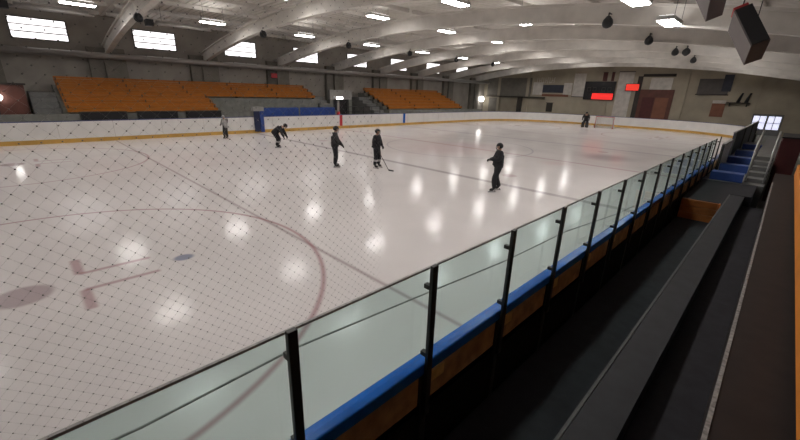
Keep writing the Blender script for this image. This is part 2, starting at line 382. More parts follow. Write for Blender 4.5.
# red padded post + lamp above the centre line
t = thing('red_post', 'red post standing just behind the far boards at the centre line', 'post', (IX0-.35,19.95,-.05))
bm = bmesh.new(); tube(bm, [(0,0,0),(0,0,1.45)], .13, 14); obj('pad', bm, 'red', t, smooth=True)
bm = bmesh.new(); tube(bm, [(0,0,1.45),(0,0,2.45)], .10, 12); obj('pole', bm, 'concrete_pale', t, smooth=True)
t2 = thing('lamp_box', 'small bright lamp box on top of the red post behind the far boards', 'lamp', (IX0-.35,19.95,2.351))
obj('housing', box(-.22,.22,-.36,.36,.05,.30), 'fixture', t2, .02); obj('lamp_glass', box(.221,.245,-.33,.33,.09,.26), 'lampdim', t2)
# scorer's gate beside near blue line
t = thing('rink_gate', 'open navy and blue gate in the far boards at the near blue line', 'gate', (IX0+.05,12.5,0))
obj('dark_panel', box(.0,.06,-.30,.12,.12,1.55), 'navy', t, .01); obj('blue_panel', box(.03,.09,.14,.42,.06,1.5), 'blue', t, .01)
obj('top_shelf', box(-.28,.12,-.34,.46,1.551,1.85), 'concrete_pale', t, .03)
bm = bmesh.new(); bx(bm, .061,.10,-.1,.0,.9,.94); obj('latch', bm, 'bracket', t)

# ------------------------------------------------------------------ near side: boards, posts, glass
PY = [(.76+1.118*k)*.957 for k in range(-5, 16)]     # posts
YB0, YB1 = IY0+IR, IY1-IR
nb = thing('dasher_board', 'near rink boards seen from behind, blue cap over brown plywood', 'rink boards', (-1.5,20,0))
def nbx(x0,x1,y0,y1,z0,z1): return box(x0+1.5,x1+1.5,y0-20,y1-20,z0,z1)
obj('board_wall', nbx(-1.549,-1.50,YB0,YB1,.24,1.13), 'board', nb); obj('kick_strip', nbx(-1.561,-1.50,YB0,YB1,.012,.238), 'kick', nb)
obj('cap_rail', nbx(-1.57,-1.458,YB0,16.6,1.085,1.19), 'bluecap', nb, .012); obj('cap_rail', nbx(-1.57,-1.458,16.6,YB1,1.131,1.19), 'navycap', nb, .012)['label'] = 'dark grey-blue cap rail beyond the glass'
obj('shade_panel', nbx(-1.482,-1.47,YB0,YB1,-.04,.80), 'boardshade', nb)  # black sheet put where the space behind the boards lies in shadow
bm = bmesh.new(); bx(bm, .003,.03,YB0-20,YB1-20,.74,.80); obj('back_rail', bm, 'steel', nb)
ally = [(.76+1.118*k)*.957 for k in range(-3, 37)]
for y0, y1 in zip(ally, ally[1:]):
    if y1 < YB1: obj('plywood_panel', nbx(-1.498,-1.465,y0+.07,y1-.07,.82,1.083), 'wood', nb)
for y in ally:
    if y < YB1-.1:
        obj('back_stud', nbx(-1.498,-1.46,y-.035,y+.035,-.04,1.085), 'steel', nb)
        if y < 17: obj('pine_block', nbx(-1.463,-1.45,y+.05,y+.22,.98,1.083), 'tan', nb)
for k, y in enumerate(PY[2:]):
    lab = 'dark steel post holding the rink glass, %s visible one from the viewer' % (ORD[k-2] if k >= 2 and k-2 < 15 else 'hidden')
    if k < 2: lab = 'dark steel glass post %s the bottom edge of the picture' % ('just outside' if k == 1 else 'far outside')
    if k-2 > 14: lab = 'dark steel post of the rink glass beyond all the others'
    t = thing('glass_post', lab, 'post', (-1.47,y,1.19), 0, 'steel posts between the panes of the rink glass')
    obj('upright', box(.018,.05,-.027,.027,-.47,.812), 'steel', t, .004)
    for zc in (.06,.62): obj('clamp', box(-.036,.017,-.019,.019,zc,zc+.035), 'steel', t, .003)
gy = PY[2:]
for k, (y0, y1) in enumerate(zip(gy, gy[1:])):
    lab = 'clear rink glass pane, %s one along the boards from the picture bottom' % ORD[min(k, 14)] if k < 15 else 'clear rink glass pane furthest along the near boards'
    t = thing('rink_glass', lab, 'glass', (-1.515,(y0+y1)/2,1.192), 0, 'panes of the near rink glass')
    h = (y1-y0)/2-.0004
    bm = bmesh.new(); vs = [bm.verts.new(p) for p in ((0,-h,.0),(0,h,.0),(0,h,.745),(0,-h,.745))]; bm.faces.new(vs)
    p = obj('pane', bm, 'glass', t)
    obj('top_edge', box(-.008,.008,-h,h,.746,.76), 'cordage', t)
bm = bmesh.new(); tube(bm, [(-1.545,-1.,1.84),(-1.545,.1,1.78),(-1.545,.8,1.80),(-1.545,1.75,1.73),(-1.545,3.,1.63),(-1.545,4.4,1.58),(-1.545,6.5,1.37),(-1.545,7.6,1.30)], .006, 6)
tag(obj('streak', bm, 'cordage'), 'thin grey cable running along the inside of the near rink glass', 'streak')  # thin tube tracing a grey line along the glass

# ------------------------------------------------------------------ safety net over the glass
t = thing('safety_net', 'dark knotted safety net hanging above the nearest glass panes', 'net', (-1.49,0,1.97))
ya, yb_, zh, a = -1.62, 1.36, 2.9, .046
bm = bmesh.new()
def strand(p, q, r=.0002):
    tube(bm, [p, q], r, 3, False)
ny, nzz = int((yb_-ya)/a), int(zh/a)
def clip(y, z, dy, dz):
    t_ = 1e9
    if dy > 0: t_ = min(t_, (yb_-y)/dy)
    if dy < 0: t_ = min(t_, (ya-y)/dy)
    t_ = min(t_, (zh-z)/dz); return (0, y+dy*t_, z+dz*t_)
for i in range(-nzz, ny+nzz+1):
    for s in (1, -1):
        y = ya+i*a; z = 0.
        if y < ya:
            if s < 0: continue
            z = ya-y; y = ya
        if y > yb_:
            if s > 0: continue
            z = y-yb_; y = yb_
        if z >= zh: continue
        q = clip(y, z, s, 1); strand((0, y, z), q)
obj('netting', bm, 'cordage', t)
bm = bmesh.new()
for j in range(2*nzz):
    for i in range(ny):
        y = ya+i*a+(a/2 if j % 2 else 0); z = j*a/2
        r = .0026; v = [bm.verts.new(p) for p in ((0,y-r,z),(0,y,z-r),(0,y+r,z),(0,y,z+r),(r,y,z),(-r,y,z))]
        for q in range(4): bm.faces.new((v[q], v[(q+1)%4], v[4])); bm.faces.new((v[(q+1)%4], v[q], v[5]))
o = obj('knots', bm, 'knot', t); o['kind'] = 'stuff'
bm = bmesh.new(); tube(bm, [(0,ya,zh),(0,yb_,zh)], .006, 6); obj('edge_rope', bm, 'cordage', t)
for y in (ya, yb_): bm = bmesh.new(); tube(bm, [(0,y,zh),(0,y,roofz(-1.5)-2.03)], .003, 5); obj('hanging_cord', bm, 'cordage', t)

# ------------------------------------------------------------------ near stand
struct('aisle_floor', box(-1.40,-.58,Y0,11.5,-.049,.30), 'rubber', label='dark rubber aisle behind the boards')
struct('stand_ledge', box(-.58,-.30,Y0,13.0,-.049,.79), 'tier', label='dark painted ledge along the aisle')
struct('trim_6', box(-.61,-.585,Y0,13.0,.765,.798), 'nosing', label='worn grey ledge edge')
struct('stand_walkway', box(-.30,.12,Y0,13.0,-.049,.55), 'rubber', label='black walkway between ledge and upper tier')
struct('stand_tier', box(.12,.95,Y0,15.2,-.049,1.2), 'tier_brown', label='brown-black upper tier')
struct('trim_7', box(.105,.13,Y0,13.3,1.18,1.21), 'whiteline', label='worn white tier edge')
for k in range(6): struct('stand_step', box(.95+1.04*k,1.99+1.04*k if k < 5 else X1-.01,Y0,24,-.049,1.6+.4*k), 'tier_brown')
t = thing('wooden_bench', 'bright orange wooden bench running along the right picture edge', 'bench', (.47,3.,1.2))
obj('seat', box(.0,.42,-14,11.2,.36,.42), 'orange_bright', t, .01); obj('front_board', box(.0,.04,-14,11.2,.14,.355), 'orange_bright', t, .005)
for y in (-12,-8,-4,0,4,8,11): obj('support', box(.06,.34,y-.05,y+.05,.002,.358), 'steel', t)
# wooden riser and platform where the aisle steps up
struct('landing', box(-1.40,-.62,11.54,14.95,-.049,.8), 'rubber', label='dark raised landing behind the boards')
struct('landing', box(-.62,-.16,13.01,14.95,-.049,.8), 'rubber')
t = thing('wooden_riser', 'orange-brown plank box front below the dark landing at the end of the aisle', 'wooden box', (-1.0,11.49,.301))
for k in range(3): obj('plank', box(-.39,.33,-.03,.04,.0+.168*k,.158+.168*k), 'orangewood', t, .006)
obj('end_post', box(.335,.37,-.04,.04,0,.50), 'orangewood', t)
bnames = ['nearest','second','third','fourth','furthest']
yy_ = (14.96,17.0,19.4,22.2,25.6,31)
for k in range(5):
    y = yy_[k]; z = .80+.02*k
    struct('terrace', box(-1.44,-.50,y,yy_[k+1]-.01,-.049,z), 'stairgrey')
    t = thing('blue_bench', 'low blue bench across the side terrace, %s one beyond the dark landing' % bnames[k], 'bench', (-.90,y+.3,z), 0, 'blue benches beyond the aisle')
    obj('seat', box(-.39,.39,-.22,.22,.20,.26), 'blue', t, .01); obj('front_board', box(-.39,.39,-.24,-.221,.02,.255), 'blue', t)
    for s in (-.32,.32): obj('leg', box(s-.03,s+.03,-.15,.15,.0,.198), 'navy', t)
# side stairs with pale rails and dark red cabinet at right
t = thing('side_stairs', 'grey concrete stairs rising beyond the walkway beside the dark red cabinet', 'stairs', (0,14.,-.04))
for k in range(6): obj('step', box(-.49,-.02,.97+.5*k,1.465+.5*k if k < 5 else 14.,.0,.85+.12*k), 'stairgrey', t)
def railing(x, ys, zs, lab):
    t = thing('handrail', lab, 'handrail', (x, ys[0], zs[0]))
    bm = bmesh.new(); tube(bm, [(0,0,.9),(0,ys[1]-ys[0],.9+zs[1]-zs[0])], .028, 8); tube(bm, [(0,0,.5),(0,ys[1]-ys[0],.5+zs[1]-zs[0])], .018, 8); obj('rail', bm, 'rail', t, smooth=True)
    for q in (0,.5,1): bm = bmesh.new(); yy = (ys[1]-ys[0])*q; zz = (zs[1]-zs[0])*q; tube(bm, [(0,yy,zz+.01),(0,yy,.9+zz)], .022, 8); obj('baluster', bm, 'rail', t, smooth=True)
railing(-.45, (15.1,17.1), (.88,1.36), 'pale handrail on the left side of the grey side stairs')
railing(-.06, (15.1,17.1), (.88,1.36), 'pale handrail beside the dark red cabinet')
t = thing('red_cabinet', 'dark red cabinet standing at the end of the upper tier by the right edge', 'cabinet', (.30,18.6,-.04))
obj('body', box(-.26,.22,-1.2,1.2,0,2.1), 'darkred', t, .01); obj('door', box(-.28,-.262,-1.1,1.1,.9,2.0), 'darkred', t, .004); obj('handle', box(-.30,-.281,-.05,.0,1.4,1.6), 'bracket', t); obj('top', box(-.29,.24,-1.24,1.24,2.101,2.14), 'black', t)
# white low boards of the player box beyond the glass
t = thing('player_box_wall', 'white low wall of the box where the near rink glass ends', 'low wall', (-1.31,17.3,-.04))
obj('panel', box(-.06,.0,-.2,2.2,.56,1.75), 'board', t, .008); obj('cap', box(-.07,.03,-.22,2.22,1.751,1.79), 'stairgrey', t); obj('post', box(-.07,.01,-.26,-.201,.56,1.75), 'steel', t)

t = thing('box_screen', 'dark blue-grey screen wall along the boards beyond the blue benches', 'screen wall', (-1.40,31,-.049))
obj('panel', box(-.04,.0,-10,6,.0,1.95), 'screenblue', t); obj('top_rail', box(-.06,.02,-10,6,1.951,1.99), 'rail', t)
for y in (-9.9,-5,0,5): obj('post', box(.001,.05,y-.03,y+.03,0,1.95), 'stairgrey', t)

# ------------------------------------------------------------------ loudspeakers hanging at upper right
U, V, W = Vector((-.43,-.57,.70)).normalized(), Vector((.02,-.78,-.62)), Vector((.9,-.25,.35))
V = (V-U*V.dot(U)).normalized(); W = (W-U*W.dot(U)-V*W.dot(V)).normalized()
cv = Vector((.082,-.992,-.099)).normalized()
U, V, W = [q-cv*2*q.dot(cv) for q in (U, V, W)]
def loudspeaker(D, lab, a=.86, b=.62, c=.28):
    t = thing('loudspeaker', lab, 'speaker', D, 0, 'grey loudspeakers hanging over the near stand')
    D = Vector((0,0,0)); bm = bmesh.new()
    P = lambda i, j, k: D+U*i+V*j+W*k
    v = [bm.verts.new(P(i, j, k)) for k in (0, c) for j in (0, b) for i in (0, a)]
    for f in ((0,2,3,1),(4,5,7,6),(0,1,5,4),(2,6,7,3),(0,4,6,2),(1,3,7,5)): bm.faces.new([v[i] for i in f])
    obj('cabinet', bm, 'speakergrey', t, .008)
    bm = bmesh.new(); e = .015
    v = [bm.verts.new(P(i, j, k)) for k in (e, c-e) for j in (-.03, -.002) for i in (e, a-e)]
    for f in ((0,2,3,1),(4,5,7,6),(0,1,5,4),(2,6,7,3),(0,4,6,2),(1,3,7,5)): bm.faces.new([v[i] for i in f])
    obj('grille', bm, 'black', t)
    bm = bmesh.new(); top = P(a, b/2, c/2); tube(bm, [top, (top.x, top.y, roofz(t.location.x)-t.location.z-.05)], .012, 6); obj('hanger', bm, 'steel', t)
    bm = bmesh.new(); lo = P(a*.3, b, c/2); tube(bm, [lo, (lo.x, lo.y, roofz(t.location.x)-t.location.z-.05)], .008, 6); obj('hanger', bm, 'steel', t)
    bm = bmesh.new(); v = [bm.verts.new(P(i, j, k)) for k in (.03, c-.03) for j in (.05, .3) for i in (a+.002, a+.09)]
    for f in ((0,2,3,1),(4,5,7,6),(0,1,5,4),(2,6,7,3),(0,4,6,2),(1,3,7,5)): bm.faces.new([v[i] for i in f])
    o = obj('bracket', bm, 'red', t); o['label'] = 'red mounting bracket'
    return t
loudspeaker((-.82,9.92,4.09), 'tilted grey loudspeaker with black grille hanging over the near stand, fully in view')
loudspeaker((-1.62,9.9,4.93), 'tilted grey loudspeaker cut off by the top picture edge')

# ------------------------------------------------------------------ bleachers on the far side
def bleacher(y0, y1, rows, lab):
    t = thing('concrete_bleacher', lab, 'bleacher', (-33,(y0+y1)/2,-.05)); ym = (y0+y1)/2
    for i in rows:
        xa = -30.3-.78*i; xb = -30.3-.78*(i+1) if i < 5 else -35.37
        obj('step', box(xb+33, xa+33, y0-ym, y1-ym, 0, 1.40+.32*i), 'concrete', t)
    return t
bleacher(2.1, 21.0, (3,4,5), 'upper concrete steps carrying the orange benches left of the entrance')
bleacher(2.1, 11.0, (0,1,2), 'lower concrete steps carrying the short orange benches at far left')
bleacher(28.3, 41.7, range(6), 'concrete steps carrying the orange benches right of the entrance')
def bench_row(i, y0, y1, lab):
    x = -30.55-.78*i; z = 1.35+.32*i
    t = thing('orange_bench', lab, 'bench', (x,(y0+y1)/2,z), 0, 'orange bench rows of the far bleachers'); h = (y1-y0)/2
    obj('seat', box(-.20,.20,-h,h,.26,.31), 'orange', t, .008)
    bm = bmesh.new(); bx(bm, -.26,-.22,-h,h,.315,.41); bx(bm, -.265,-.225,-h,h,.43,.56); obj('backrest', bm, 'orange', t, .006)
    obj('front_board', box(.16,.195,-h,h,.10,.255), 'orange', t)
    n = max(2, int((y1-y0)/3.5))
    for k in range(n+1):
        y = -h+.1+(2*h-.2)*k/n; bm = bmesh.new(); bx(bm, -.16,.12,y-.03,y+.03,.001,.258); bx(bm, -.219,-.15,y-.03,y+.03,.001,.5); obj('support', bm, 'steel', t)
rown = ['lowest','second lowest','third','fourth','second highest','topmost']
for i in range(6):
    bench_row(i, 2.25, 20.9 if i > 2 else 10.9, '%s orange bench row of the left bleachers on the far side' % rown[i].replace('third','third lowest').replace('fourth','third highest'))
    bench_row(i, 28.5, 41.6, '%s orange bench row of the right bleachers on the far side' % rown[i].replace('third','third lowest').replace('fourth','third highest'))
# low grey wall under them and dark boxes standing before it
o = struct('wall_low', box(-30.28,-30.1,-4.,21.,-.049,1.36), 'concrete')
o = struct('wall_low.001', box(-30.28,-30.1,28.3,46.,-.049,1.3), 'concrete')
o = struct('wall_mid', box(-32.6,-32.42,11.02,21.,-.049,2.30), 'concrete')
for k in range(3):
    t = thing('equipment_box', ('dark low box below the left orange benches, %s of three from the left' % ('first','second','third')[k]), 'box', (-29.85,3.9+2.9*k,.0), 0, 'dark boxes below the left bleachers')
    t.location.z = -.05
    obj('body', box(-.2,.2,-1.15,1.15,0,1.50), 'black', t, .02); obj('lid', box(-.22,.22,-1.17,1.17,1.501,1.54), 'shelf', t)
# blue players' benches behind the far boards
for k, (y0, y1) in enumerate(((13.6,17.),(17.15,20.7))):
    t = thing('players_bench', 'blue-backed players bench behind the far boards, %s of two' % ('left','right')[k], 'bench', (-29.2,(y0+y1)/2,-.05)); h = (y1-y0)/2
    obj('backrest', box(-.05,.0,-h,h,.95,1.74), 'blue', t, .01); obj('seat', box(.01,.42,-h,h,.55,.60), 'blue', t, .01)
    for s in (-1,1): obj('leg', box(-.04,.36,s*(h-.2)-.03,s*(h-.2)+.03,0,.548), 'steel', t)
    obj('back_post', box(-.1,-.052,-.05,.05,0,1.7), 'steel', t)
# stairs
def stairs(y0, y1, lab, n=6):
    t = thing('concrete_stairs', lab, 'stairs', (-33,(y0+y1)/2,-.05)); h = (y1-y0)/2
    for i in range(n): obj('step', box(-2.36,2.68-.62*i,-h,h,.27*i if 0 else (0 if i == 0 else 1.05+.30*(i-1)+.0005),1.05+.30*i), 'stairgrey', t, .0)
    return t
stairs(.85, 2.08, 'grey concrete stairs left of the left orange benches')
stairs(21.02, 22.3, 'grey concrete stairs just right of the left orange benches')
stairs(26.9, 28.28, 'grey concrete stairs along the left end of the right orange benches')
t = thing('entrance_box', 'pale concrete parapet block over the dark passage between the bleachers', 'parapet', (-33.6,24.5,-.05))
obj('wall', box(-.2,.2,-1.4,1.4,2.3,3.25), 'concrete_pale', t); obj('pier', box(-.2,.2,-1.4,-1.0,0,2.298), 'concrete', t); obj('pier', box(-.2,.2,1.0,1.4,0,2.298), 'concrete', t); obj('passage_shade', box(-.18,-.1,-.99,.99,0,2.29), 'black', t)  # the black sheet stands in for the shade inside the open passage
t = thing('tube_railing', 'dark steel railing standing before the passage between the bleachers', 'railing', (-29.9,24.6,-.05))
bm = bmesh.new(); tube(bm, [(0,-2.2,1.75),(0,2.2,1.75)], .03, 8); tube(bm, [(0,-2.2,1.3),(0,2.2,1.3)], .02, 8); obj('rail', bm, 'steel', t)
for s in (-2.2,-1.1,0,1.1,2.2): bm = bmesh.new(); tube(bm, [(0,s,0),(0,s,1.75)], .025, 8); obj('baluster', bm, 'steel', t)
# brown-red cabin front with a lamp at far left
t = thing('cabin', 'brown-red wooden cabin front at the far left edge', 'cabin', (-33,-1.9,-.05))
obj('wall', box(-2.2,0,-2.5,2.6,0,2.95), 'brownred', t); obj('roof', box(-2.3,.1,-2.6,2.7,2.951,3.05), 'shelf', t); obj('door', box(.001,.05,.3,1.3,0,2.1), 'shelf', t)
t = thing('globe_lamp', 'small glowing wall lamp on the brown-red cabin at the far left', 'lamp', (-32.7,-.52,2.2)); bm = bmesh.new(); bmesh.ops.create_uvsphere(bm, u_segments=16, v_segments=10, radius=.2); obj('globe', bm, 'lampdim', t, smooth=True); obj('base', box(-.29,-.02,-.05,.05,-.28,-.16), 'steel', t)
t = thing('globe_lamp', 'round glowing wall lamp in the far corner beyond the right orange benches', 'lamp', (-35.45,53.6,2.5)); bm = bmesh.new(); bmesh.ops.create_uvsphere(bm, u_segments=16, v_segments=10, radius=.42); obj('globe', bm, 'lampdim', t, smooth=True); obj('base', box(-.54,-.3,-.1,.1,-.1,.1), 'steel', t)
# red extinguisher cabinet on far wall column
t = thing('red_sign', 'small red sign on the left wall column below the third high window', 'sign', (-35.39,18.2,4.3)); obj('plate', box(0,.04,-.3,.3,-.2,.2), 'red', t); obj('rim', box(-.0,.03,-.34,.34,-.24,.24), 'darkred', t)

# ------------------------------------------------------------------ end wall furniture
W_ = Y1-.005
def wallthing(name, lab, cat, parts, x, z, yy=W_, group=None):
    t = thing(name, lab, cat, (x, yy, z), 0, group)
    for pn, m_, x0, x1, z0, z1, d0, d1 in parts: obj(pn, box(x0-x, x1-x, -d1, -d0, z0-z, z1-z), m_, t)
    return t
t = wallthing('scoreboard', 'black electronic scoreboard with a red glowing strip on the end wall', 'scoreboard', [('case','black',-20.2,-16.5,2.95,5.2,.0,.25),('led_strip','led',-19.1,-16.55,3.0,3.75,.251,.27)], -18.4, 2.95)
bm = bmesh.new()
for x in (-19.6,-18.9,-17.8,-17.1):
    for q in range(2):
        bx(bm, x-.22+.0+q*.0, x+.22, -.262, -.251, 1.05+q*.42, 1.10+q*.42)
        bx(bm, x-.22, x-.18, -.262, -.251, 1.05, 1.52); bx(bm, x+.18, x+.22, -.262, -.251, 1.05, 1.52)
for v in bm.verts: v.co.x += 18.4
obj('unlit_digit_segments', bm, 'greypanel', t)
wallthing('hung_banner', 'dark red square banner hanging above the scoreboard', 'banner', [('cloth','darkred',-18.2,-16.85,5.25,6.3,.0,.03),('rod','steel',-18.25,-16.8,6.3,6.34,.0,.05)], -17.5, 5.3)
wallthing('wall_panel', 'pale panel left of the scoreboard', 'panel', [('face','pale',-21.8,-20.3,3.3,6.2,.0,.05),('frame','greypanel',-21.85,-20.25,3.2,3.299,.0,.07)], -21, 3.2)
wallthing('wall_panel', 'tall pale panel between scoreboard and red exit light', 'panel', [('face','pale',-16.3,-14.6,.8,6.3,.0,.05),('frame','greypanel',-16.35,-14.55,6.301,6.4,.0,.07)], -15.5, .8)
wallthing('exit_light', 'small glowing red exit light on the end wall', 'exit sign', [('mount','steel',-14.53,-14.15,4.4,4.7,.0,.149),('case','darkred',-15.3,-13.75,4.1,4.95,.15,.2),('glow','exit',-15.22,-13.83,4.17,4.88,.201,.22)], -14.5, 4.1)
wallthing('double_door', 'brown-red double door surround with a pale window above on the end wall', 'door', [('surround','brownred',-13.6,-10.1,-.04,4.3,.0,.1),('pillar','shelf',-14.1,-13.61,-.04,5.8,.0,.14),('head','shelf',-13.6,-10.3,5.75,6.05,.0,.12),('pale_window','pale',-12.7,-10.5,4.31,5.6,.0,.08),('door_leaf','darkred',-13.2,-11.95,-.04,3.4,.101,.14),('door_leaf','rust',-11.85,-10.5,-.04,3.4,.101,.14)], -12, -.04)
wallthing('framed_picture', 'dark grey-brown picture board high on the end wall right of the red door', 'picture', [('board','greypanel',-8.0,-5.3,3.9,5.5,.0,.06),('edge','shelf',-8.1,-5.2,3.8,3.899,.0,.09),('dark_block','mural_navy',-5.9,-5.1,4.2,5.9,.061,.1)], -6.6, 3.8)
wallthing('notice', 'small faded red notice with a pale head on the end wall', 'sign', [('face','rust',-6.35,-5.2,1.55,2.95,.0,.04),('head','pale',-6.35,-5.2,2.96,3.28,.0,.05)], -5.8, 1.5)
wallthing('wall_shelf', 'dark long shelf on the end wall right of the red notice', 'shelf', [('board','shelf',-5.15,-3.2,3.0,3.12,.0,.4),('bracket','steel',-4.9,-4.8,2.7,3.0,.0,.3),('bracket','steel',-3.5,-3.4,2.7,3.0,.0,.3)], -4.3, 3.0)
for x, s in ((-4.15,'left'),(-3.5,'right')):
    t = thing('dark_figurine', 'dark leaning object on the wall shelf, %s one of two' % s, 'ornament', (x, W_-.2, 3.121)); bm = bmesh.new(); tube(bm, [(-.08,0,0),(.0,0,.4),(.15,0,.95)], [.16,.13,.08], 10); obj('body', bm, 'black', t, smooth=True); obj('base', box(-.2,.2,-.14,.14,0,.03), 'shelf', t)
wallthing('wall_mural', 'mural with navy middle and pale sides high on the end wall left of the scoreboard', 'mural', [('navy_field','mural_navy',-26.1,-23.1,3.7,4.75,.0,.05),('pale_field','pale',-27.6,-26.12,3.4,5.1,.0,.05),('pale_field','pale',-23.08,-21.95,3.45,5.0,.0,.05),('rust_band','rust',-26.1,-22.3,3.2,3.5,.0,.05)], -25, 3.2)
t = thing('roof_sign', 'row of faint pale letter shapes above the mural, unreadable', 'sign', (-25.6, W_, 5.0)); bm = bmesh.new(); x = -1.5
for k in range(9): bx(bm, x, x+.05, -.05, 0, 0, .72); bx(bm, x, x+.2, -.05, 0, .32*(k % 3), .32*(k % 3)+.08); x += .31
obj('letters', bm, 'pale', t)
wallthing('dark_gallery', 'dark recessed gallery front high in the far left corner of the end wall', 'gallery', [('panel','column',-35.3,-27.9,3.1,5.7,.0,.12),('ledge','shelf',-35.3,-25.6,2.93,3.06,.0,.35),('post','shelf',-29.8,-29.1,-.04,2.92,.0,.25),('panel','column',-34.9,-33.0,-.04,2.8,.0,.1)], -31, -.04)
wallthing('wall_hatch', 'small dark hatch low on the end wall behind the goalkeeper end', 'hatch', [('leaf','shelf',-25.2,-24.3,1.1,2.3,.0,.06),('frame','greypanel',-25.3,-24.2,2.301,2.38,.0,.08)], -24.7, 1.1)

# ------------------------------------------------------------------ people
def skin_mesh(nodes, edges, root, levels=2):
    names = list(nodes); bm = bmesh.new(); ly = bm.verts.layers.skin.verify(); vs = {}
    for n in names:
        p, r = nodes[n]; v = bm.verts.new(p); v[ly].radius = (r, r) if not isinstance(r, tuple) else r; v[ly].use_root = (n == root); vs[n] = v
    for a, b in edges: bm.edges.new((vs[a], vs[b]))
    me = bpy.data.meshes.new('tmp'); bm.to_mesh(me); bm.free(); o = bpy.data.objects.new('tmp', me); C.objects.link(o)
    s = o.modifiers.new('s', 'SKIN'); s.use_smooth_shade = True; d = o.modifiers.new('d', 'SUBSURF'); d.levels = levels; d.render_levels = levels
    dg = bpy.context.evaluated_depsgraph_get(); dg.update(); out = bpy.data.meshes.new_from_object(o.evaluated_get(dg)); bpy.data.objects.remove(o)
    return out
def mobj(name, me, m, parent):
    me.name = name; me.materials.clear()
    for x in (m if isinstance(m, (list, tuple)) else [m]): me.materials.append(M[x])
    me.polygons.foreach_set('use_smooth', [True]*len(me.polygons))
    o = bpy.data.objects.new(name, me); C.objects.link(o); o.parent = parent; return o
def V3(*a): return Vector(a)
STAND = dict(pelvis=(0,0,.93), spine=(0,0,1.10), chest=(.01,0,1.30), neck=(.01,0,1.45), head=(.03,0,1.58),
    shL=(0,.17,1.39), elL=(.04,.24,1.14), wrL=(.2,.17,.96), shR=(0,-.17,1.39), elR=(.04,-.24,1.14), wrR=(.2,-.17,.96),
    hipL=(0,.09,.88), knL=(.04,.11,.50), anL=(0,.12,.14), hipR=(0,-.09,.88), knR=(.04,-.11,.50), anR=(0,-.12,.14))
